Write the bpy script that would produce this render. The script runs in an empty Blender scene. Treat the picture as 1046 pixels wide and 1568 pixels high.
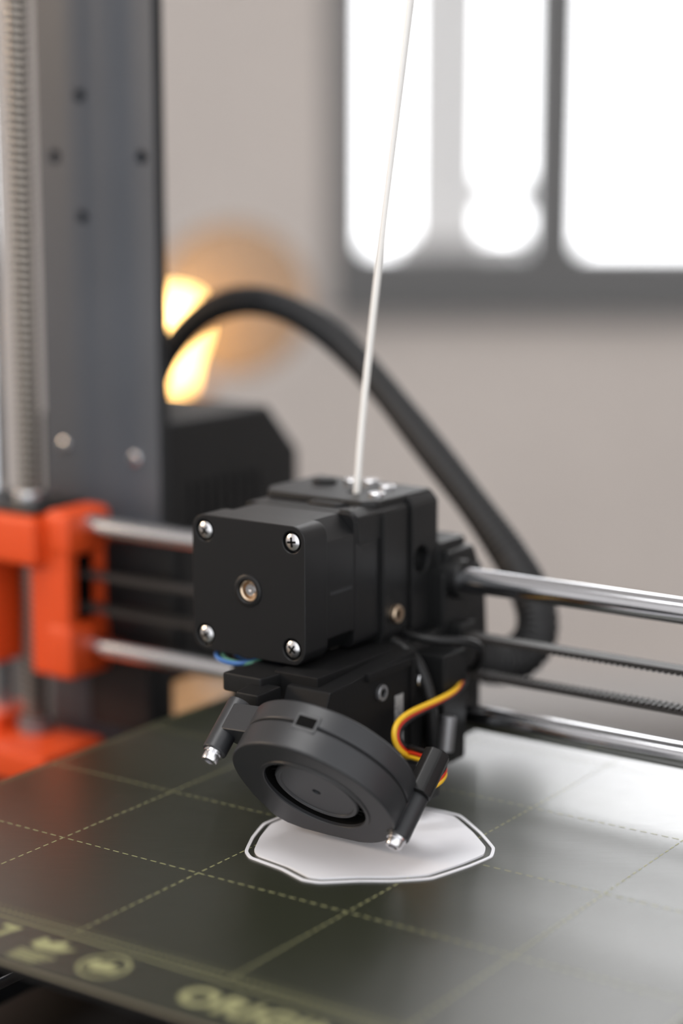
import bpy, bmesh, math, random
from mathutils import Vector, Matrix
random.seed(3)
sc = bpy.context.scene
sc.view_settings.view_transform = 'Standard'
TH = math.radians(34.4)
MP = Matrix.Translation((0, 0, .85)) @ Matrix.Rotation(-TH, 4, 'Z') @ Matrix.Scale(.001, 4)   # printer mm -> world
MW = Matrix.Translation((0, 0, .85)) @ Matrix.Scale(.001, 4)    # bed-level mm, room axes
MI = Matrix.Identity(4)                                          # metres
GROUPS = {}

# ------------------------------------------------------------------ materials
def mat(name, col, rough=.5, metal=0., bump=0., bscale=2000., var=0., vscale=300., spec=.5, emit=None, estr=0., stretch=None, rvar=0., coat=0.):
    m = bpy.data.materials.new(name); m.use_nodes = True
    nt = m.node_tree; b = nt.nodes['Principled BSDF']
    b.inputs['Base Color'].default_value = (*col, 1)
    b.inputs['Roughness'].default_value = rough
    b.inputs['Metallic'].default_value = metal
    b.inputs['Specular IOR Level'].default_value = spec
    if coat:
        b.inputs['Coat Weight'].default_value = coat; b.inputs['Coat Roughness'].default_value = .27
    if emit:
        b.inputs['Emission Color'].default_value = (*emit, 1); b.inputs['Emission Strength'].default_value = estr
    tc = nt.nodes.new('ShaderNodeTexCoord'); mp = nt.nodes.new('ShaderNodeMapping')
    nt.links.new(tc.outputs['Object'], mp.inputs['Vector'])
    if stretch: mp.inputs['Scale'].default_value = stretch
    if var > 0 or rvar > 0:
        n = nt.nodes.new('ShaderNodeTexNoise'); n.inputs['Scale'].default_value = vscale; n.inputs['Detail'].default_value = 5
        nt.links.new(mp.outputs[0], n.inputs['Vector'])
        if var > 0:
            r = nt.nodes.new('ShaderNodeValToRGB')
            r.color_ramp.elements[0].position = .3; r.color_ramp.elements[1].position = .7
            r.color_ramp.elements[0].color = (*[c*(1-var) for c in col], 1)
            r.color_ramp.elements[1].color = (*[min(1, c*(1+var)) for c in col], 1)
            nt.links.new(n.outputs['Fac'], r.inputs[0]); nt.links.new(r.outputs[0], b.inputs['Base Color'])
        if rvar > 0:
            mr = nt.nodes.new('ShaderNodeMapRange')
            mr.inputs['From Min'].default_value = .3; mr.inputs['From Max'].default_value = .7
            mr.inputs['To Min'].default_value = max(0, rough-rvar); mr.inputs['To Max'].default_value = rough+rvar
            nt.links.new(n.outputs['Fac'], mr.inputs['Value']); nt.links.new(mr.outputs[0], b.inputs['Roughness'])
    if bump > 0:
        n2 = nt.nodes.new('ShaderNodeTexNoise'); n2.inputs['Scale'].default_value = bscale; n2.inputs['Detail'].default_value = 3
        nt.links.new(tc.outputs['Object'], n2.inputs['Vector'])
        bp = nt.nodes.new('ShaderNodeBump'); bp.inputs['Strength'].default_value = bump; bp.inputs['Distance'].default_value = .0002
        nt.links.new(n2.outputs['Fac'], bp.inputs['Height']); nt.links.new(bp.outputs[0], b.inputs['Normal'])
    return m

M_motor = mat('motor_black_paint', (.0078, .008, .0087), .36, bump=.12, bscale=2500, spec=.36)
M_blk = mat('black_plastic', (.008, .008, .0085), .42, bump=.1, bscale=1500, spec=.35)
M_blk2 = mat('black_printed_plastic', (.0078, .008, .0085), .42, bump=.2, bscale=900, spec=.36)
M_duct = mat('black_duct_plastic', (.006, .006, .0065), .6, bump=.2, bscale=900, spec=.2)
M_fan = mat('fan_plastic', (.024, .025, .028), .42, bump=.12, bscale=3000)
M_hub = mat('fan_hub', (.034, .036, .04), .4)
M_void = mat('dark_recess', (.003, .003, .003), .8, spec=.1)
M_steel = mat('chrome_rod', (.72, .73, .76), .13, 1.)
M_screwsteel = mat('screw_steel', (.72, .72, .74), .25, 1.)
M_thread = mat('threaded_steel', (.48, .43, .38), .33, 1.)
M_groove_shade = mat('thread_groove_shade', (.014, .011, .009), .6)  # near-black colour paints the shade between thread crests
M_brass = mat('brass', (.75, .58, .42), .3, 1.)
M_orange = mat('orange_plastic', (.72, .075, .012), .42, bump=.3, bscale=700)
M_frame = mat('powder_coated_steel', (.085, .091, .104), .45, bump=.2, bscale=1800, var=.08, vscale=14, spec=.4)
M_frame_edge = mat('frame_edge', (.012, .013, .015), .5)
M_bed = mat('pei_sheet', (.019, .022, .011), .34, bump=.1, bscale=3500, rvar=.025, vscale=90, stretch=(1, 14, 1), spec=.9, coat=.3)
M_mark = mat('bed_marking', (.30, .30, .15), .5)
M_edge = mat('sheet_edge', (.45, .4, .3), .35, .7)
M_white = mat('white_filament', (.88, .88, .92), .4, bump=.05, bscale=2500)
M_fil = mat('filament_white', (.84, .82, .79), .35)
M_belt = mat('rubber_belt', (.03, .026, .024), .55)
M_sleeve = mat('cable_sleeve', (.010, .010, .011), .6, bump=1., bscale=900)
M_yel = mat('wire_yellow', (.85, .5, .02), .4)
M_red = mat('wire_red', (.6, .03, .01), .4)
M_bluew = mat('wire_blue', (.04, .13, .35), .4)
M_greenw = mat('wire_green', (.1, .28, .2), .4)
M_label = mat('label_paper', (.3, .3, .3), .5, var=.6, vscale=900, stretch=(1, 1, 3))
M_alu = mat('aluminium', (.25, .25, .26), .4, .8)
M_heat = mat('heater_block_sock', (.03, .03, .032), .5)
M_table = mat('dark_table_top', (.02, .017, .015), .5, var=.3, vscale=20, stretch=(1, 8, 1))
M_wall = mat('painted_wall', (.765, .705, .665), .85, var=.03, vscale=4, bump=.2, bscale=200)
M_wall2 = mat('painted_wall_white', (.72, .70, .69), .85, var=.03, vscale=4)
M_floor = mat('floor_grey', (.25, .24, .23), .5, var=.15, vscale=6, stretch=(1, 10, 1))
M_wf = mat('window_frame_grey', (.17, .172, .175), .5)
M_wood = mat('light_wood', (.42, .24, .11), .5, var=.25, vscale=30, stretch=(1, 1, 6))
M_shade = mat('rattan_disc', (.34, .25, .18), .7, var=.12, vscale=60)
M_glow = mat('lamp_glow', (1, .7, .4), .5, emit=(1, .58, .18), estr=9)
M_cab = mat('cabinet_dark', (.05, .04, .035), .5, var=.3, vscale=8)
M_blind = bpy.data.materials.new('blind_fabric'); M_blind.use_nodes = True
_nt = M_blind.node_tree; _nt.nodes.remove(_nt.nodes['Principled BSDF'])
_d = _nt.nodes.new('ShaderNodeBsdfDiffuse'); _d.inputs[0].default_value = (.78, .78, .78, 1)
_t = _nt.nodes.new('ShaderNodeBsdfTranslucent'); _t.inputs[0].default_value = (.78, .78, .78, 1)
_w = _nt.nodes.new('ShaderNodeTexWave'); _w.bands_direction = 'Z'; _w.inputs['Scale'].default_value = 14
_tc = _nt.nodes.new('ShaderNodeTexCoord'); _nt.links.new(_tc.outputs['Object'], _w.inputs['Vector'])
_mr = _nt.nodes.new('ShaderNodeMapRange'); _mr.inputs['To Min'].default_value = .15; _mr.inputs['To Max'].default_value = .24
_nt.links.new(_w.outputs['Fac'], _mr.inputs['Value'])
_m = _nt.nodes.new('ShaderNodeMixShader'); _nt.links.new(_mr.outputs[0], _m.inputs[0])
_nt.links.new(_d.outputs[0], _m.inputs[1]); _nt.links.new(_t.outputs[0], _m.inputs[2])
_nt.links.new(_m.outputs[0], _nt.nodes['Material Output'].inputs[0])

# ------------------------------------------------------------------ helpers
def axes(ax):
    z = Vector(ax).normalized()
    t = Vector((0, 0, 1)) if abs(z.z) < .9 else Vector((1, 0, 0))
    x = t.cross(z).normalized(); y = z.cross(x)
    return x, y, z

def mkobj(name, bm, m):
    bmesh.ops.recalc_face_normals(bm, faces=bm.faces)
    me = bpy.data.meshes.new(name); bm.to_mesh(me); bm.free()
    me.materials.append(m)
    ob = bpy.data.objects.new(name, me); sc.collection.objects.link(ob)
    return ob

def fin(ob, g, M=MP, bevel=0, seg=2, smooth=35, cut=None):
    cutters = cut or []
    for c in cutters:
        md = ob.modifiers.new('b', 'BOOLEAN'); md.operation = 'DIFFERENCE'; md.object = c; md.solver = 'EXACT'
    if bevel > 0:
        md = ob.modifiers.new('v', 'BEVEL'); md.width = bevel; md.segments = seg; md.limit_method = 'ANGLE'; md.angle_limit = math.radians(28)
        md.use_clamp_overlap = True
    if ob.modifiers or ob.type != 'MESH':
        dg = bpy.context.evaluated_depsgraph_get()
        me = bpy.data.meshes.new_from_object(ob.evaluated_get(dg))
        nm = ob.name; mt = ob.data.materials[0] if ob.data.materials else None
        nob = bpy.data.objects.new(nm, me)
        if mt and not me.materials: me.materials.append(mt)
        sc.collection.objects.link(nob); bpy.data.objects.remove(ob); nob.name = nm; ob = nob
    for c in cutters: bpy.data.objects.remove(c)
    me = ob.data; me.transform(M)
    if len(me.vertices):
        lo = Vector([min(v.co[i] for v in me.vertices) for i in range(3)]); hi = Vector([max(v.co[i] for v in me.vertices) for i in range(3)])
        c = (lo+hi)/2; me.transform(Matrix.Translation(-c)); ob.location = c
    if smooth:
        me.polygons.foreach_set('use_smooth', [True]*len(me.polygons))
        me.set_sharp_from_angle(angle=math.radians(smooth))
        if bevel > 0:
            md = ob.modifiers.new('wn', 'WEIGHTED_NORMAL'); md.keep_sharp = True; md.weight = 100
    GROUPS.setdefault(g, []).append(ob)
    return ob

def raw_prism(name, pts, m, o, ex, ey, ez, w0, w1):
    o, ex, ey, ez = map(Vector, (o, ex, ey, ez))
    bm = bmesh.new()
    a = [bm.verts.new(o+ex*p[0]+ey*p[1]+ez*w0) for p in pts]
    b = [bm.verts.new(o+ex*p[0]+ey*p[1]+ez*w1) for p in pts]
    bm.faces.new(a); bm.faces.new(b)
    n = len(pts)
    for i in range(n): bm.faces.new((a[i], a[(i+1) % n], b[(i+1) % n], b[i]))
    return mkobj(name, bm, m)

def prism(g, name, pts, m, o=(0, 0, 0), ex=(1, 0, 0), ey=(0, 0, 1), ez=(0, 1, 0), w=(0, 1), bevel=0, seg=2, M=MP, cut=None, smooth=35):
    return fin(raw_prism(name, pts, m, o, ex, ey, ez, w[0], w[1]), g, M, bevel, seg, cut=cut, smooth=smooth)

def box(g, name, x, y, z, m, bevel=.6, seg=2, M=MP, cut=None):
    pts = [(x[0], z[0]), (x[1], z[0]), (x[1], z[1]), (x[0], z[1])]
    return prism(g, name, pts, m, w=y, bevel=bevel, seg=seg, M=M, cut=cut)

def raw_cyl(name, p0, p1, r, m, seg=32, r2=None):
    p0, p1 = Vector(p0), Vector(p1); x, y, z = axes(p1-p0); r2 = r if r2 is None else r2
    bm = bmesh.new()
    a = [bm.verts.new(p0+(x*math.cos(2*math.pi*i/seg)+y*math.sin(2*math.pi*i/seg))*r) for i in range(seg)]
    b = [bm.verts.new(p1+(x*math.cos(2*math.pi*i/seg)+y*math.sin(2*math.pi*i/seg))*r2) for i in range(seg)]
    bm.faces.new(a); bm.faces.new(b)
    for i in range(seg): bm.faces.new((a[i], a[(i+1) % seg], b[(i+1) % seg], b[i]))
    return mkobj(name, bm, m)

def cyl(g, name, p0, p1, r, m, seg=32, bevel=0, r2=None, M=MP, cut=None):
    return fin(raw_cyl(name, p0, p1, r, m, seg, r2), g, M, bevel, cut=cut)

def lathe(g, name, prof, m, o, ax, seg=48, M=MP, smooth=35):
    x, y, z = axes(ax); o = Vector(o); bm = bmesh.new(); rings = []
    for r, w in prof:
        if r < 1e-6: rings.append([bm.verts.new(o+z*w)])
        else: rings.append([bm.verts.new(o+z*w+(x*math.cos(2*math.pi*i/seg)+y*math.sin(2*math.pi*i/seg))*r) for i in range(seg)])
    for a, b in zip(rings, rings[1:]):
        for i in range(seg):
            j = (i+1) % seg
            if len(a) == 1 and len(b) == 1: continue
            if len(a) == 1: bm.faces.new((a[0], b[i], b[j]))
            elif len(b) == 1: bm.faces.new((a[i], a[j], b[0]))
            else: bm.faces.new((a[i], a[j], b[j], b[i]))
    return fin(mkobj(name, bm, m), g, M, 0, smooth=smooth)

def tube(g, name, pts, r, m, M=MP, res=12, taper=None):
    cu = bpy.data.curves.new(name, 'CURVE'); cu.dimensions = '3D'; cu.bevel_depth = r; cu.bevel_resolution = 5; cu.resolution_u = res; cu.use_fill_caps = True
    s = cu.splines.new('NURBS'); s.points.add(len(pts)-1)
    for i, p in enumerate(pts):
        s.points[i].co = (*p, 1)
        s.points[i].radius = taper[i] if taper else 1
    s.order_u = min(4, len(pts)); s.use_endpoint_u = True
    cu.materials.append(m)
    ob = bpy.data.objects.new(name, cu); sc.collection.objects.link(ob)
    return fin(ob, g, M, 0, smooth=60)

def sleeve(g, name, pts, m, rib=2.6, amp=.055):
    """ribbed cable sleeve: pts = (x,y,z,radius), uniform cubic B-spline"""
    P = [Vector(p[:3]) for p in pts]; R = [p[3] for p in pts]
    P = [P[0]*2-P[1]]+P+[P[-1]*2-P[-2]]; R = [R[0]]+R+[R[-1]]
    S = []
    for i in range(len(P)-3):
        for k in range(60):
            t = k/60; b = ((1-t)**3/6, (3*t**3-6*t*t+4)/6, (-3*t**3+3*t*t+3*t+1)/6, t**3/6)
            S.append((sum((P[i+j]*b[j] for j in range(4)), Vector()), sum(R[i+j]*b[j] for j in range(4))))
    bm = bmesh.new(); prev = None; seg = 24
    up = Vector((0, 1, 0))
    Q = [S[0]]; acc = 0
    for a, b in zip(S, S[1:]):
        acc += (b[0]-a[0]).length
        if acc >= .65: Q.append(b); acc = 0
    dist = 0
    for i, (p, r) in enumerate(Q):
        t = (Q[min(i+1, len(Q)-1)][0]-Q[max(i-1, 0)][0]).normalized()
        if i: dist += (p-Q[i-1][0]).length
        x = (up-t*up.dot(t)).normalized(); y = t.cross(x)
        rr = r*(1+amp*math.sin(2*math.pi*dist/rib)+.03*math.sin(dist/9.))
        ring = [bm.verts.new(p+(x*math.cos(2*math.pi*j/seg)+y*math.sin(2*math.pi*j/seg))*rr) for j in range(seg)]
        if prev:
            for j in range(seg): bm.faces.new((prev[j], prev[(j+1) % seg], ring[(j+1) % seg], ring[j]))
        else: bm.faces.new(ring)
        prev = ring
    bm.faces.new(prev)
    return fin(mkobj(name, bm, m), g, smooth=70)

def rrect(w, h, r, n=5):
    pts = []
    for cx, cy, a0 in ((w/2-r, h/2-r, 0), (-w/2+r, h/2-r, 90), (-w/2+r, -h/2+r, 180), (w/2-r, -h/2+r, 270)):
        for i in range(n+1):
            a = math.radians(a0+90*i/n); pts.append((cx+r*math.cos(a), cy+r*math.sin(a)))
    return pts

def screw(g, name, o, ax, r=2.8, h=1.6, m=None, kind='phillips', M=MP):
    m = m or M_screwsteel; x, y, z = axes(ax); o = Vector(o)
    lathe(g, name, [(r, 0), (r, h*.35), (r*.9, h*.7), (r*.6, h*.93), (0, h)] if kind == 'phillips' else [(r, 0), (r, h*.8), (r*.9, h), (r*.55, h), (r*.5, h*.45), (0, h*.4)], m, o, ax, 28, M)
    if kind == 'phillips':
        ang = random.random()*1.5
        for k in range(2):
            a = ang+k*math.pi/2
            d = x*math.cos(a)+y*math.sin(a); e = z.cross(d)
            prism(g, name+'_slot', [(-r*.55, -r*.11), (r*.55, -r*.11), (r*.55, r*.11), (-r*.55, r*.11)], M_void, o, d, e, z, (h*.6, h+.06), M=M)
    else:
        prism(g, name+'_socket', [(r*.52*math.cos(i*math.pi/3), r*.52*math.sin(i*math.pi/3)) for i in range(6)], M_void, o, x, y, z, (h*.3, h*.5), M=M)

# ================================================================== PRINT BED
G = 'print_bed'
sheet = [(-131, -160), (-128, -165), (-60, -165), (-50, -163), (55, -163), (65, -165), (120, -165), (123, -160), (123, 68), (120, 71), (-128, 71), (-131, 68)]
prism(G, 'spring_steel_sheet', sheet, M_bed, ex=(1, 0, 0), ey=(0, 1, 0), ez=(0, 0, 1), w=(-.9, 0), bevel=.15)
prism(G, 'sheet_steel_edge', [(x*1.0015-.0, y*1.0015) for x, y in sheet], M_edge, ex=(1, 0, 0), ey=(0, 1, 0), ez=(0, 0, 1), w=(-1.5, -.75))
box(G, 'heated_plate', (-129, 121), (-160, 68), (-6, -1.6), M_blk, .4)
box(G, 'heater_carriage', (-100, 92), (-120, 40), (-26, -22), M_blk, .5)
for x in (-120, -4, 112):
    for y in (-155, -48, 60):
        cyl(G, 'spacer', (x*.8, y*.72, -22), (x*.8, y*.72, -6), 3, M_alu)
for x in (-85, 77):
    box(G, 'bearing_block', (x-8, x+8), (-70, -20), (-41, -26), M_blk, 1)

bm = bmesh.new()
def quad(x0, y0, x1, y1, wd, z=.03):
    d = Vector((x1-x0, y1-y0, 0)); n = Vector((-d.y, d.x, 0)).normalized()*wd/2
    a = Vector((x0, y0, z)); b = Vector((x1, y1, z))
    bm.faces.new([bm.verts.new(p) for p in (a-n, b-n, b+n, a+n)])
def dashed(x0, y0, x1, y1, wd=.46, on=2.1, off=1.35):
    L = math.hypot(x1-x0, y1-y0); t = 0
    while t < L:
        e = min(L, t+on); quad(x0+(x1-x0)*t/L, y0+(y1-y0)*t/L, x0+(x1-x0)*e/L, y0+(y1-y0)*e/L, wd); t += on+off
for y in (-90, -40, 10, 60): dashed(-129, y, 121, y)
for x in (-129, -79, -29, 21, 71, 121): dashed(x, -140, x, 68)
dashed(-129, -140, 121, -140, .7, 1.2, .9)
quad(-129, -143.2, 121, -143.2, .5)
dashed(-129, -137.4, 121, -137.4, .35, .6, 1.4)
def ringm(cx, cy, r, wd, n=40):
    for i in range(n):
        a = 2*math.pi*i/n; b = 2*math.pi*(i+1)/n
        bm.faces.new([bm.verts.new(Vector((cx+q*math.cos(t), cy+q*math.sin(t), .03))) for q, t in ((r, a), (r, b), (r-wd, b), (r-wd, a))])
def poly(pts): bm.faces.new([bm.verts.new(Vector((x, y, .03))) for x, y in pts])
ringm(-9, -152.5, 6.8, .9)
poly([(-14, -154), (-10, -156), (-5, -154.5), (-4, -151), (-7, -152), (-8, -149), (-11, -151), (-13, -150)])
poly([(-34, -152), (-30, -154), (-24, -152.5), (-21, -149), (-25, -149.5), (-26, -146), (-30, -149), (-33, -147)])
for k in range(4): quad(-34, -156-k*1.5, -22-k, -156-k*1.5, .8)
poly([(-48, -146), (-42, -146), (-45, -157), (-47.5, -157), (-44.5, -148), (-48, -148)])
fin(mkobj('grid_markings', bm, M_mark), G, smooth=0)
tx = bpy.data.curves.new('t', 'FONT'); tx.body = 'ORIGINAL'; tx.size = 12.5; tx.offset = .5; tx.space_character = 1.1; tx.extrude = .02
tx.materials.append(M_mark)
to = bpy.data.objects.new('sheet_lettering', tx); sc.collection.objects.link(to)
fin(to, G, MP @ Matrix.Translation((16.5, -157.5, .03)), smooth=0)
tx = bpy.data.curves.new('t', 'FONT'); tx.body = '3D PRINTER'; tx.size = 6; tx.offset = .15; tx.extrude = .02; tx.materials.append(M_mark)
to = bpy.data.objects.new('sheet_lettering_small', tx); sc.collection.objects.link(to)
fin(to, G, MP @ Matrix.Translation((-100, -155, .03)), smooth=0)

# ================================================================== PRINTED PART (room axes, bed-level mm)
out = [(-27.8, 540.5), (-26.4, 552), (-23.5, 564), (-14, 575), (2, 583), (16, 583), (26, 578), (36, 571.5), (41.2, 556), (44.2, 543), (43, 536), (36, 528.5), (25, 519), (14, 517.2), (5, 517.4), (-6, 516), (-11, 518), (-17, 526.5), (-26.4, 535.5)]
C0 = Vector((8, 546))
def outl(off):
    P = [Vector(p) for p in out]
    n = len(P); N = []
    for i in range(n):          # mitred inset of the corner polygon
        e0 = (P[i]-P[i-1]).normalized(); e1 = (P[(i+1) % n]-P[i]).normalized()
        n0 = Vector((-e0.y, e0.x)); n1 = Vector((-e1.y, e1.x))
        if n0.dot(C0-P[i]) < 0: n0 = -n0
        if n1.dot(C0-P[i]) < 0: n1 = -n1
        h = (n0+n1).normalized(); N.append(P[i]+h*off/max(.6, h.dot(n0)))
    P = N
    for _ in range(3):
        Q = []
        for i in range(len(P)):
            a, b = P[i], P[(i+1) % len(P)]; f = .10 if _ == 0 else .25
            Q += [a.lerp(b, f), a.lerp(b, 1-f)]
        P = Q
    return [(q.x-35, q.y-582) for q in P]
G = 'printed_part'
prism(G, 'first_layers', outl(2.7), M_white, ex=(1, 0, 0), ey=(0, 1, 0), ez=(0, 0, 1), w=(.02, .6), bevel=0, M=MW, smooth=0)
bm = bmesh.new(); A = outl(0); B = outl(.95); n = len(A)
lv = [[bm.verts.new((p[0], p[1], z)) for p in L] for L, z in ((A, .02), (A, .35), (B, .35), (B, .02))]
for q in range(4):
    for i in range(n):
        bm.faces.new((lv[q][i], lv[q][(i+1) % n], lv[(q+1) % 4][(i+1) % n], lv[(q+1) % 4][i]))
fin(mkobj('skirt_line', bm, M_white), G, M=MW, smooth=0)

# ================================================================== FRAME
G = 'printer_frame'
FY = (60, 66)
fr = [(-222, -95), (222, -95), (222, 340), (-222, 340)]
cut = [raw_prism('c', [(-165, -45), (165, -45), (165, 285), (-165, 285)], M_void, (0, 0, 0), (1, 0, 0), (0, 0, 1), (0, 1, 0), 50, 80)]
holes = [(-200, 215), (-213, 193), (-171, 193), (-200, 171), (-200, 262), (-176, 262)]
for hx, hz in holes: cut.append(raw_cyl('c', (hx, 50, hz), (hx, 80, hz), 2.6, M_void, 20))
prism(G, 'frame_plate', fr, M_frame, w=FY, bevel=.4, cut=cut)
box(G, 'inner_edge_strip', (-165.0, -164.8), (60.3, 65.7), (-44, 284), M_frame_edge, 0)
for hx, hz in ((-211, 85), (-176, 83)): screw(G, 'frame_screw', (hx, 60, hz), (0, -1, 0), 2.6, 1.6)
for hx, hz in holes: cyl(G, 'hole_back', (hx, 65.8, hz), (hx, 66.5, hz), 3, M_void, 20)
for x in (-150, 140):
    box(G, 'y_extrusion', (x-15, x+15), (-185, 170), (-78, -48), M_frame_edge, 1)
    for y in (-170, 155): cyl(G, 'rubber_foot', (x, y, -95), (x, y, -78), 9, M_blk)
for x in (-85, 77): cyl(G, 'y_smooth_rod', (x, -180, -36), (x, 165, -36), 4, M_steel)
box(G, 'base_plate_front', (-165, 155), (-191, -185), (-85, -28), M_frame_edge, .6)
box(G, 'base_plate_rear', (-165, 155), (170, 176), (-85, -28), M_frame_edge, .6)
for x in (-50, 40):
    prism(G, 'spool_holder_arm', [(58, 335), (70, 335), (122, 425), (118, 440), (104, 440), (58, 350)], M_blk, o=(0, 0, 0), ex=(0, 1, 0), ey=(0, 0, 1), ez=(1, 0, 0), w=(x-4, x+4), bevel=.8)
cyl(G, 'spool_axle', (-55, 111, 432), (45, 111, 432), 8, M_blk)
G = 'filament_spool'
for x in (-40, 28): lathe(G, 'spool_flange', [(10, 0), (97, 0), (100, 1), (97, 3), (10, 3), (10, 0)], M_blk, (x, 111, 432), (1, 0, 0))
lathe(G, 'wound_filament', [(10, 0), (90, 0)] + [(90+.8*(i % 2), i*1.75) for i in range(1, 37)]+[(90, 65), (10, 65)], M_white, (-37, 111, 432), (1, 0, 0))

# ================================================================== Z AXIS
def leadscrew(g, name, x, y, z0, z1, r=4.6, pitch=2.8):
    bm = bmesh.new(); seg = 24; st = .35; n = int((z1-z0)/st); rings = []
    for k in range(n+1):
        z = z0+k*st; ring = []
        for i in range(seg):
            t = 2*math.pi*i/seg; ph = ((z+i/seg*pitch) % pitch)/pitch
            rr = r-(0.0 if ph < .5 else 1.2)
            ring.append(bm.verts.new((x+rr*math.cos(t), y+rr*math.sin(t), z)))
        rings.append(ring)
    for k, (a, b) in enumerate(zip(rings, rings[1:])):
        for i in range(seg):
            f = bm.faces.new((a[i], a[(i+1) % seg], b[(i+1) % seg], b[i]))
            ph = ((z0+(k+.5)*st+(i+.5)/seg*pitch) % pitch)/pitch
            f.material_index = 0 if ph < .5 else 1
    ob = mkobj(name, bm, M_thread); ob.data.materials.append(M_groove_shade)
    return fin(ob, g, smooth=20)
for sgn in (-1, 1):
    G = 'z_axis_drive' if sgn < 0 else 'z_axis_drive.001'
    X = lambda v: v*(-sgn)
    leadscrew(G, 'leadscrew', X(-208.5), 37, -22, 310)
    cyl(G, 'smooth_rod', (X(-226), 37, -22), (X(-226), 37, 325), 4, M_steel)
    def bx(name, x, y, z, m, b=1.0):
        xs = sorted((X(x[0]), X(x[1]))); return box(G, name, xs, y, z, m, b)
    bx('motor_mount', (-238, -182), (12, 46), (-34, -22), M_orange, 2)
    bx('motor_mount_back', (-238, -180), (44, 60), (-60, -30), M_orange, 2)
    bx('rod_clamp', (-234, -218), (26, 48), (-23, -15), M_orange, 2)
    cyl(G, 'coupler', (X(-209), 37, -23), (X(-209), 37, -17), 7, M_alu, bevel=.5)
    bx('z_motor', (-230, -188), (16, 58), (-76, -34), M_motor, 2.5)
    bx('z_motor_foot', (-228, -190), (18, 56), (-95, -76), M_blk, 1)
    bx('nut_block', (-236, -191), (20, 50), (46, 65), M_orange, 3)
    bx('bearing_column', (-236, -217), (23, 54), (4, 47), M_orange, 4)
    bx('spine', (-218, -190), (46, 56), (4, 60), M_orange, 2)
    bx('column', (-201, -190), (27, 52), (4, 50), M_orange, 2)
    bx('flange_plate', (-230, -193), (22, 50), (65, 67.5), M_blk, 1)
    cyl(G, 'nut', (X(-209), 37, 67.5), (X(-209), 37, 71), 6.0, M_screwsteel, 32, bevel=.6)
    cyl(G, 'rod_bearing', (X(-226), 37, 60), (X(-226), 37, 68), 7.5, M_blk, 32, bevel=.5)
    bx('clamp_top', (-193, -179), (25, 50), (50, 67), M_orange, 3.5)
    bx('clamp_bottom', (-193, -179), (25, 50), (4, 25), M_orange, 3.5)
    bx('clamp_front', (-193, -181), (26, 32), (20, 54), M_orange, 1.2)
    bx('clamp_back', (-193, -180), (43, 50), (20, 54), M_orange, 1)
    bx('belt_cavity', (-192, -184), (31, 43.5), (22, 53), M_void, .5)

# ================================================================== X AXIS
G = 'x_axis_rails'
RY = 37
for z in (61, 16):
    cyl(G, 'smooth_rod', (-186, RY, z), (186, RY, z), 4, M_steel, 48, bevel=.3)
box(G, 'x_motor', (-190, -147), (46, 58.5), (14, 57), M_motor, 2.5)
box(G, 'frame_shade_block', (-190, -160), (46, 58.5), (-18, 14), M_blk, 1)  # added black block, stands in for shade on the frame below the motor
def belt(z, up):
    bm = bmesh.new()
    def bb(x0, x1, z0, z1, y0, y1):
        r = bmesh.ops.create_cube(bm, size=1)
        for v in r['verts']:
            v.co = Vector((x0+(v.co.x+.5)*(x1-x0), y0+(v.co.y+.5)*(y1-y0), z0+(v.co.z+.5)*(z1-z0)))
    bb(-185, 185, z-.5, z+.5, RY-3, RY+3)
    x = -184
    while x < 184:
        if up: bb(x, x+1.05, z+.4, z+1.35, RY-3, RY+3)
        else: bb(x, x+1.05, z-1.35, z-.4, RY-3, RY+3)
        x += 2
    fin(mkobj('toothed_belt', bm, M_belt), G, smooth=0)
belt(43, False); belt(30, True)

# ================================================================== STEPPER MOTOR
G = 'stepper_motor'
mx, mz = -51, 67.8
def sq(w, r, n=5): return [(mx+a, mz+b) for a, b in rrect(w, w, r, n)]
cuts = [raw_cyl('c', (mx+sx*16.2, -40, mz+sz*16.2), (mx+sx*16.2, -35.2, mz+sz*16.2), 3.3, M_void, 32) for sx in (-1, 1) for sz in (-1, 1)]
cuts.append(raw_cyl('c', (mx, -40, mz-.5), (mx, -34, mz-.5), 3.4, M_void, 40))
prism(G, 'end_cap', sq(42.0, 4.5), M_motor, w=(-37, -25.5), bevel=.7, seg=3, cut=cuts)
oct_ = lambda w, c: [(mx+a, mz+b) for a, b in ((w/2-c, w/2), (-w/2+c, w/2), (-w/2, w/2-c), (-w/2, -w/2+c), (-w/2+c, -w/2), (w/2-c, -w/2), (w/2, -w/2+c), (w/2, w/2-c))]
prism(G, 'stator', oct_(41.6, 6.0), M_motor, w=(-25.6, -11), bevel=.3)
prism(G, 'mounting_cap', sq(42.0, 3), M_motor, w=(-11, 2.9), bevel=.6)
for sx in (-1, 1):
    for sz in (-1, 1):
        screw(G, 'cap_screw', (mx+sx*16.2, -35.3, mz+sz*16.2), (0, -1, 0), 2.75, 1.9)
lathe(G, 'bearing_boss', [(5.0, -.4), (5.0, .25), (4.7, .45), (3.7, .45), (3.4, .2), (3.4, -3)], M_motor, (mx, -37, mz-.5), (0, -1, 0))
lathe(G, 'bearing', [(3.4, -.7), (3.1, -.5), (2.7, -.8), (2.4, -2.4), (0, -2.4)], M_brass, (mx, -37, mz-.5), (0, -1, 0))
lathe(G, 'shaft', [(1.9, -2.5), (1.9, -1.3), (1.7, -1.1), (.5, -1.1), (0, -1.5)], M_screwsteel, (mx, -37, mz-.5), (0, -1, 0))
bm = bmesh.new()
for i in range(9):
    y = -23.5+i*1.3
    bm.faces.new([bm.verts.new((mx+20.83, a, b)) for a, b in ((y, 66), (y+.8, 66), (y+.8, 67), (y, 67))])
fin(mkobj('serial_marks', bm, M_hub), G, smooth=0)

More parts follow.
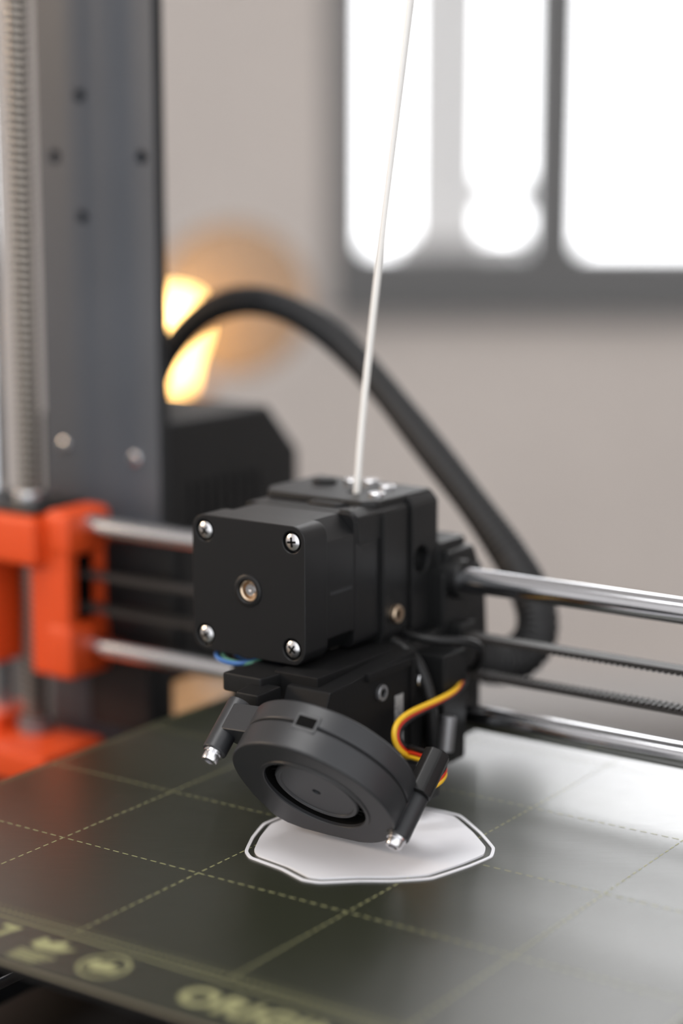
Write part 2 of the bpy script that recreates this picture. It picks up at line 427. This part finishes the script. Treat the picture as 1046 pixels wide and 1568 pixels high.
# ================================================================== EXTRUDER BODY
G = 'extruder_body'
prism(G, 'main_block', [(-75, 44), (-29.2, 44), (-29.2, 87), (-31, 88.5), (-69, 88.5), (-75, 83)], M_blk2, w=(3, 18), bevel=.5,
      cut=[raw_cyl('c', (-46, 12, 82), (-46, 12, 100), 2.2, M_void, 24)])
prism(G, 'idler_block', [(-76, 46), (-28, 46), (-28, 87), (-30.5, 90), (-70, 90), (-76, 84)], M_blk2, w=(18.6, 34), bevel=.8,
      cut=[raw_cyl('c', (-32, 24, 69), (-20, 24, 69), 4.2, M_void, 28)])
prism(G, 'top_plate', [(-70, -1), (-34, -1), (-31, 3), (-30, 33), (-74, 33), (-75, 6)], M_blk2, ex=(1, 0, 0), ey=(0, 1, 0), ez=(0, 0, 1), w=(87.5, 90.6), bevel=1.0,
      cut=[raw_cyl('c', (-46, 12, 82), (-46, 12, 100), 2.0, M_void, 24)])
prism(G, 'filament_guide', [(-52, -5), (-41, -5), (-38, 2), (-38, 6), (-53, 6)], M_blk2, ex=(1, 0, 0), ey=(0, 1, 0), ez=(0, 0, 1), w=(86, 89.8), bevel=1.0)
prism(G, 'motor_clip', [(-34, 83.5), (-29.6, 79), (-29.6, 87.5), (-33, 89.4), (-37, 89.4)], M_blk2, w=(-10, 4), bevel=.6)
for x, y in ((-40, 22), (-36, 10), (-56, 26), (-50, 28)):
    screw(G, 'top_screw', (x, y, 90.4), (0, 0, 1), 2.6, 1.4, kind='hex')
cyl(G, 'tension_spring_cap', (-64, 22, 90), (-64, 22, 92), 4, M_blk, bevel=.4)
screw(G, 'side_screw', (-28.6, 9.5, 54), (1, 0, 0), 2.9, 1.6, M_brass, kind='hex')
box(G, 'side_panel_seam', (-29.4, -28.6), (3.2, 14), (48, 86), M_blk2, .3)
box(G, 'carriage', (-76, -23), (30, 54), (6, 64), M_blk2, 1.5)
box(G, 'carriage_upper', (-70, -27), (33, 50), (62, 73), M_blk2, 1.5)
prism(G, 'cable_arm', [(34, 70), (50, 70), (58, 56), (60, 34), (50, 28), (34, 40)], M_blk2, ex=(0, 1, 0), ey=(0, 0, 1), ez=(1, 0, 0), w=(-34, -24), bevel=1.2)
for z in (61, 16):
    cyl(G, 'rod_bushing', (-77, RY, z), (-19.5, RY, z), 6.4, M_blk2, 32, bevel=.8)
box(G, 'belt_clamp', (-24, -18), (32, 42), (26, 47), M_blk2, 1)
prism(G, 'hotend_shroud', [(-70, 12), (-22, 12), (-20, 30), (-24, 46), (-70, 46)], M_blk2, w=(6, 32), bevel=1)
box(G, 'hotend_fan', (-82, -71), (-6, 32), (12, 46), M_blk, 1.5)
prism(G, 'blower_support', [(-42, 43), (-42, 46), (2, 46), (6, 46), (-23, 36), (-22, 22), (-34, 18), (-42, 30)], M_duct, ex=(0, 1, 0), ey=(0, 0, 1), ez=(1, 0, 0), w=(-38, -22), bevel=.8)
prism(G, 'fan_duct', [(-50, 30), (-44, 43), (2, 46), (8, 26), (4, 8), (-18, 5), (-38, 10)], M_duct, ex=(0, 1, 0), ey=(0, 0, 1), ez=(1, 0, 0), w=(-32, -16), bevel=.8)
box(G, 'duct_rib', (-16.4, -14.9), (-2, .5), (12, 44), M_duct, .4)
box(G, 'duct_ledge', (-16.4, -14.6), (-26, -3), (42, 44.6), M_duct, .4)
screw(G, 'duct_screw', (-16, -18, 37), (1, 0, 0), 2.6, 1.3, M_alu, kind='hex')
screw(G, 'duct_screw', (-16, 4, 36), (1, 0, 0), 2.4, 1.3, M_screwsteel, kind='hex')
box(G, 'terminal_label', (-16.2, -15.7), (-10, -5.5), (17, 34), M_label, .1)
box(G, 'sensor_housing', (-24, -12), (12, 26), (6, 42), M_blk2, 1)
cyl(G, 'thermistor_barrel', (-9, 8, 13), (-9, 10, 24), 2.6, M_alu, 24, bevel=.4)
box(G, 'heater_block', (-15, -2), (-22, -6), (4, 12), M_heat, .6)
cyl(G, 'brass_nozzle', (-8, -14, .7), (-8, -14, 5), .8, M_brass, 24, r2=3)
prism(G, 'fan_bracket', [(-51, -50), (-37, -50), (-33, -30), (-33, -10), (-44, -10), (-48, -30)], M_blk2, ex=(1, 0, 0), ey=(0, 1, 0), ez=(0, 0, 1), w=(39.5, 45.4), bevel=.8)
prism(G, 'fan_bracket_tab', [(-40, -58), (-32, -58), (-32, -46), (-42, -46)], M_blk2, ex=(1, 0, 0), ey=(0, 1, 0), ez=(0, 0, 1), w=(38, 43), bevel=.8)
tube(G, 'sensor_cable', [(-28, 14, 47), (-20, 12, 46), (-10, 20, 46), (-8, 28, 43), (-12, 36, 36), (-18, 38, 30)], 1.5, M_blk)
tube(G, 'hotend_cable', [(-27, 6, 46), (-19, 5, 44), (-13, 4, 36), (-11, 4, 26), (-12, 6, 14)], 2.0, M_blk)
for i, m in enumerate((M_yel, M_red, M_blk)):
    d = i*1.3
    tube(G, 'fan_wire', [(-16, 30+d, 31), (-10, 20+d, 31), (-9, 8, 30.5-d*.5), (-10.5, -4, 30-d*.6), (-10, -20+d, 30-d), (-9, -22+d*1.2, 22), (-8, -14+d, 17), (-6, -8, 15)], .85, m)
    tube(G, 'fan_wire', [(-12, -12, 16+d*1.1), (-8, -15, 18+d*1.1), (-2, -17, 18.4+d), (5, -17, 18+d), (9, -19, 15.5+d), (6, -25, 12.5+d), (1, -30, 12+d)], .85, m)
for i, m in enumerate((M_bluew, M_greenw, M_blk, M_bluew)):
    tube(G, 'motor_wire', [(-66+i, -26+i*2, 48), (-67+i*1.5, -36+i*1.2, 45.6-i*.3), (-60+i*2, -38+i*1.2, 43.2+i*.3), (-52+i*2, -36+i, 44.2), (-48+i, -28, 46.5)], .75, m)

# ================================================================== BLOWER FAN
G = 'blower_fan'
al = math.radians(42)
FO = Vector((-6, -66.5, 20.2)); EX = Vector((1, 0, 0)); EU = Vector((0, -math.sin(al), math.cos(al))); EN = Vector((0, -math.cos(al), -math.sin(al)))
def fp(a, b, w): return FO+EX*a+EU*b+EN*w
vol = []
for i in range(0, 61):
    t = math.radians(-80+i*(260/60)); r = 24.2+1.8*i/60
    vol.append((r*math.cos(t), r*math.sin(t)))
vol += [(-26, -8), (-23.5, -19), (-20, -22), (-15, -23.5), (-6, -24)]
cuts = [raw_cyl('c', fp(0, 0, -9), fp(0, 0, 3), 15.8, M_void, 64)]
prism(G, 'casing_front', vol, M_fan, FO, EX, EU, EN, (-8.2, 0), bevel=.7, seg=3, cut=cuts)
prism(G, 'casing_groove', [(x*.985, y*.985) for x, y in vol], M_void, FO, EX, EU, EN, (-9, -8))
prism(G, 'casing_back', vol, M_fan, FO, EX, EU, EN, (-15, -8.5), bevel=.7, seg=3)
prism(G, 'inlet_floor', [(15.9*math.cos(i*.1963), 15.9*math.sin(i*.1963)) for i in range(32)], M_void, FO, EX, EU, EN, (-8.6, -8))
lathe(G, 'inlet_wall', [(15.75, -8), (15.75, -.9)], M_void, FO, EN, 72)
lathe(G, 'inlet_lip', [(17.0, -.1), (16.9, .3), (15.9, .3), (15.7, 0), (15.7, -.9)], M_fan, FO, EN, 72, smooth=25)
lathe(G, 'hub', [(12.9, -8), (12.9, -1.4), (12.5, -.9), (11.6, -.9), (11.3, -1.3), (1.3, -1.3), (1.1, -2.6), (0, -2.6)], M_hub, FO, EN, 64, smooth=25)
for i in range(28):
    t = 2*math.pi*i/28; c, s = math.cos(t), math.sin(t); c2, s2 = math.cos(t+.16), math.sin(t+.16)
    prism(G, 'blade', [(12.8*c, 12.8*s), (12.8*c-.5*s, 12.8*s+.5*c), (15.2*c2-.5*s2, 15.2*s2+.5*c2), (15.2*c2, 15.2*s2)], M_blk, FO, EX, EU, EN, (-8, -3.2))
t = math.radians(80); d = EX*math.cos(t)+EU*math.sin(t); e = EX*math.sin(t)-EU*math.cos(t)
prism(G, 'rim_clip', [(-3.6, -11.6), (3.6, -11.6), (3.6, -6.2), (-3.6, -6.2)], M_fan, FO, e, EN, d, (23, 25.4), bevel=.3)
prism(G, 'rim_clip_slot', [(-2.8, -10.6), (2.8, -10.6), (2.8, -7.4), (-2.8, -7.4)], M_void, FO, e, EN, d, (25.0, 25.5))
lx, ly = -28.4, 13.4
cyl(G, 'mount_ear', fp(lx, ly, -17), fp(lx, ly, 0), 3.6, M_fan, 36, bevel=.5)
prism(G, 'ear_web', [(lx-1, ly+3.3), (lx+1, ly-3.5), (-20, 5), (-16, 18)], M_fan, FO, EX, EU, EN, (-15, -6), bevel=.5)
cyl(G, 'ear_washer', fp(lx, ly, 0), fp(lx, ly, .8), 2.9, M_screwsteel, 28)
screw(G, 'ear_screw', fp(lx, ly, .8), EN, 2.4, 2.4, kind='hex')
rx, ry = 21.8, -13.6
cyl(G, 'mount_ear', fp(rx, ry, -17), fp(rx, ry, .5), 3.4, M_fan, 36, bevel=.5)
prism(G, 'ear_web', [(rx+1, ry+2.5), (rx-2, ry-3), (8, -20), (20, -4)], M_fan, FO, EX, EU, EN, (-14, -1.5), bevel=.5)
cyl(G, 'ear_washer', fp(rx, ry, .5), fp(rx, ry, 1.3), 2.8, M_screwsteel, 28)
screw(G, 'ear_screw', fp(rx, ry, 1.3), EN, 2.4, 2.2, kind='hex')
cyl(G, 'wire_plug', fp(rx+1, ry+1.5, -27), fp(rx+1, ry+1.5, -13), 4.0, M_blk, 8, bevel=.5)

# ================================================================== FILAMENT
G = 'filament_strand'
tube(G, 'strand', [(-46, 12, 60), (-46, 12, 92), (-36.5, 12.5, 168), (-27, 14, 244), (-4, 20, 430)], 1.12, M_fil)

# ================================================================== ELECTRONICS BOX + CABLE
G = 'electronics_box'
prism(G, 'box_shell', [(66.2, -4), (146, -4), (150, 2), (150, 76), (130, 96), (66.2, 96)], M_blk2, ex=(0, 1, 0), ey=(0, 0, 1), ez=(1, 0, 0), w=(-230, -166), bevel=2, seg=3)
box(G, 'box_hinge', (-225, -180), (68, 76), (96, 100), M_blk, 1.5)
for y in range(80, 126, 6): box(G, 'vent_rib', (-166.2, -165.2), (y, y+2.4), (20, 72), M_blk, .3)
G = 'cable_bundle'
sleeve(G, 'ribbed_sleeve', [(-38, 54, 36, 6.4), (-32, 66, 25, 7), (-24, 82, 22, 8), (-18, 92, 36, 7.4), (-40, 96, 62, 6), (-83, 104, 98, 5.6), (-118, 109, 129, 5.2), (-160, 112, 143, 5.6), (-190, 112, 131, 5.2), (-206, 112, 112, 5.4), (-212, 112, 98, 5.4)], M_sleeve)

# ================================================================== TABLE, LAMP, CABINET
G = 'work_table'
box(G, 'table_top', (-.9, .9), (-.45, .33), (.725, .755), M_table, .004, M=MI)
for i, x in enumerate((-.85, .85)):
    for j, y in enumerate((-.4, .28)): box(G, 'leg_%d' % (i*2+j+1), (x-.025, x+.025), (y-.025, y+.025), (0, .725), M_table, .003, M=MI)
G = 'side_cabinet'
box(G, 'cabinet_body', (-.9, -.1), (.85, 1.3), (.04, .555), M_cab, .004, M=MI)
box(G, 'cabinet_top', (-.91, -.09), (.84, 1.31), (.555, .575), M_cab, .004, M=MI)
for x in (-.7, -.3): box(G, 'door_panel', (x-.19, x+.19), (.838, .85), (.07, .53), M_cab, .003, M=MI)
for x in (-.86, -.14):
    for y in (.9, 1.26): cyl(G, 'foot', (x, y, 0), (x, y, .045), .02, M_cab, M=MI)
G = 'desk_lamp'
lathe(G, 'wooden_foot', [(0, 0), (.05, 0), (.052, .006), (.045, .02), (.012, .03), (.008, .05)], M_wood, (-.16, 1.02, .575), (0, 0, 1), M=MI)
cyl(G, 'stem', (-.16, 1.02, .6), (-.16, 1.02, .83), .006, M_wood, M=MI)
lathe(G, 'socket', [(0, .82), (.016, .82), (.018, .85), (0, .85)], M_wood, (-.16, 1.02, 0), (0, 0, 1), M=MI)
lathe(G, 'glowing_bulb', [(0, .848), (.010, .85), (.014, .87), (.022, .894), (.023, .91), (.017, .922), (0, .927)], M_glow, (-.169, 1.02, 0), (0, 0, 1), M=MI)
lathe(G, 'round_reflector', [(0, 0), (.058, .0), (.064, .004), (.062, .009), (.0, .012)], M_shade, (-.125, 1.085, .915), (0, -1, 0), M=MI)

# ================================================================== ROOM
WY = 2.918
wx0, wx1, wz0, wz1 = -.052, 1.9, .752, 2.5
def wbox(name, x, y, z, m, g, b=0): return box(g, name, x, y, z, m, b, M=MI)
def addbox(bm, x, y, z):
    r = bmesh.ops.create_cube(bm, size=1)
    for v in r['verts']: v.co = Vector((x[0]+(v.co.x+.5)*(x[1]-x[0]), y[0]+(v.co.y+.5)*(y[1]-y[0]), z[0]+(v.co.z+.5)*(z[1]-z[0])))
def single(name, bm, m):
    ob = mkobj(name, bm, m); fin(ob, '__single__', MI, 0, smooth=0); return ob
bm = bmesh.new()
for x, z in (((-2.2, wx0), (0, 2.7)), ((wx1, 3.2), (0, 2.7)), ((wx0, wx1), (0, wz0)), ((wx0, wx1), (wz1, 2.7))): addbox(bm, x, (WY, WY+.25), z)
single('wall_back', bm, M_wall)
bm = bmesh.new(); addbox(bm, (-2.3, -2.2), (-2.6, WY+.25), (0, 2.7)); single('wall_left', bm, M_wall2)
bm = bmesh.new(); addbox(bm, (3.2, 3.3), (-2.6, WY+.25), (0, 2.7)); single('wall_right', bm, M_wall2)
bm = bmesh.new(); addbox(bm, (-2.3, 3.3), (-2.6, WY+.25), (-.1, 0)); single('floor', bm, M_floor)
bm = bmesh.new(); addbox(bm, (-2.3, 3.3), (-1.2, WY+.25), (2.7, 2.8)); single('ceiling', bm, M_wall2)
bm = bmesh.new(); addbox(bm, (-2.2, 3.2), (WY-.015, WY), (0, .09)); single('baseboard_back', bm, M_wall2)
G = 'window_1'
y0, y1 = WY-.01, WY+.06
wbox('jamb_left', (wx0-.004, wx0+.062), (y0, y1), (wz0+.1, wz1-.06), M_wf, G, .003)
wbox('jamb_right', (wx1-.05, wx1), (y0, y1), (wz0+.1, wz1-.06), M_wf, G, .003)
wbox('bottom_rail', (wx0-.004, wx1), (y0, y1), (wz0, wz0+.10), M_wf, G, .003)
wbox('top_rail', (wx0-.004, wx1), (y0, y1), (wz1-.06, wz1), M_wf, G, .003)
wbox('mullion', (.285, .385), (y0, y1), (wz0+.1, wz1-.06), M_wf, G, .003)
wbox('mullion', (1.1, 1.2), (y0, y1), (wz0+.1, wz1-.06), M_wf, G, .003)
wbox('sill', (wx0-.01, wx1), (WY-.05, WY-.011), (wz0-.02, wz0), M_wf, G, .003)
for k, (x, z) in enumerate((((.085, .222), (.84, 2.46)), ((.222, .29), (.915, .97)), ((.06, .29), (.84, .872)))):
    wbox('blind_panel', x, (WY+.12+k*.01, WY+.124+k*.01), z, M_blind, G)

# ================================================================== GROUPING
PRINTER = ['print_bed', 'printer_frame', 'z_axis_drive', 'z_axis_drive.001', 'x_axis_rails', 'stepper_motor', 'extruder_body', 'blower_fan', 'electronics_box', 'cable_bundle', 'filament_spool', 'filament_strand']
root = bpy.data.objects.new('desktop_3d_printer', None); sc.collection.objects.link(root); root.location = (0, 0, .85); root.empty_display_size = .05
for g, obs in GROUPS.items():
    if g == '__single__': continue
    lo = Vector([min(o.location[i] for o in obs) for i in range(3)]); hi = Vector([max(o.location[i] for o in obs) for i in range(3)])
    e = bpy.data.objects.new(g, None); e.empty_display_size = .02; sc.collection.objects.link(e); e.location = (lo+hi)/2
    for o in obs: o.parent = e; o.location = o.location-e.location
    if g in PRINTER: e.parent = root; e.location = e.location-root.location

# ================================================================== WORLD + LIGHTS
w = bpy.data.worlds.new('W'); sc.world = w; w.use_nodes = True; nt = w.node_tree
bg = nt.nodes['Background']; tc = nt.nodes.new('ShaderNodeTexCoord'); sp = nt.nodes.new('ShaderNodeSeparateXYZ')
nt.links.new(tc.outputs['Generated'], sp.inputs[0])
cr = nt.nodes.new('ShaderNodeValToRGB'); mr = nt.nodes.new('ShaderNodeMapRange'); mr.inputs['From Min'].default_value = -1; mr.inputs['From Max'].default_value = 1
nt.links.new(sp.outputs['Y'], mr.inputs['Value']); nt.links.new(mr.outputs[0], cr.inputs[0])
cr.color_ramp.elements[0].position = .45; cr.color_ramp.elements[0].color = (.25, .252, .256, 1)
cr.color_ramp.elements[1].position = .68; cr.color_ramp.elements[1].color = (.98, .985, 1, 1)
nt.links.new(cr.outputs[0], bg.inputs['Color']); bg.inputs['Strength'].default_value = 6.4

def area(name, loc, target, size, power, col):
    l = bpy.data.lights.new(name, 'AREA'); l.size = size; l.energy = power; l.color = col
    o = bpy.data.objects.new(name, l); sc.collection.objects.link(o); o.location = loc
    o.rotation_euler = (Vector(target)-Vector(loc)).to_track_quat('-Z', 'Y').to_euler()
area('warm_room_lamp', (-1.3, .1, 1.3), (-.25, .1, .87), .3, 6, (1, .74, .5))
area('upper_left_fill', (-.5, -.3, 2.6), (0, 0, .85), .8, 18, (1, .99, .98))  # added fill from the upper left, no fixture seen; lifts the fan rim

# ================================================================== CAMERA
cd = bpy.data.cameras.new('camera'); cam = bpy.data.objects.new('camera', cd); sc.collection.objects.link(cam)
cam.location = (-.035, -.582, 1.052); cam.rotation_euler = (math.radians(90-10.8), 0, 0)
cd.sensor_fit = 'VERTICAL'; cd.sensor_height = 36; cd.sensor_width = 24; cd.lens = 70.0; cd.clip_start = .02; cd.clip_end = 200
cd.dof.use_dof = True; cd.dof.focus_distance = .570; cd.dof.aperture_fstop = 3.7; cd.dof.aperture_blades = 0
sc.camera = cam
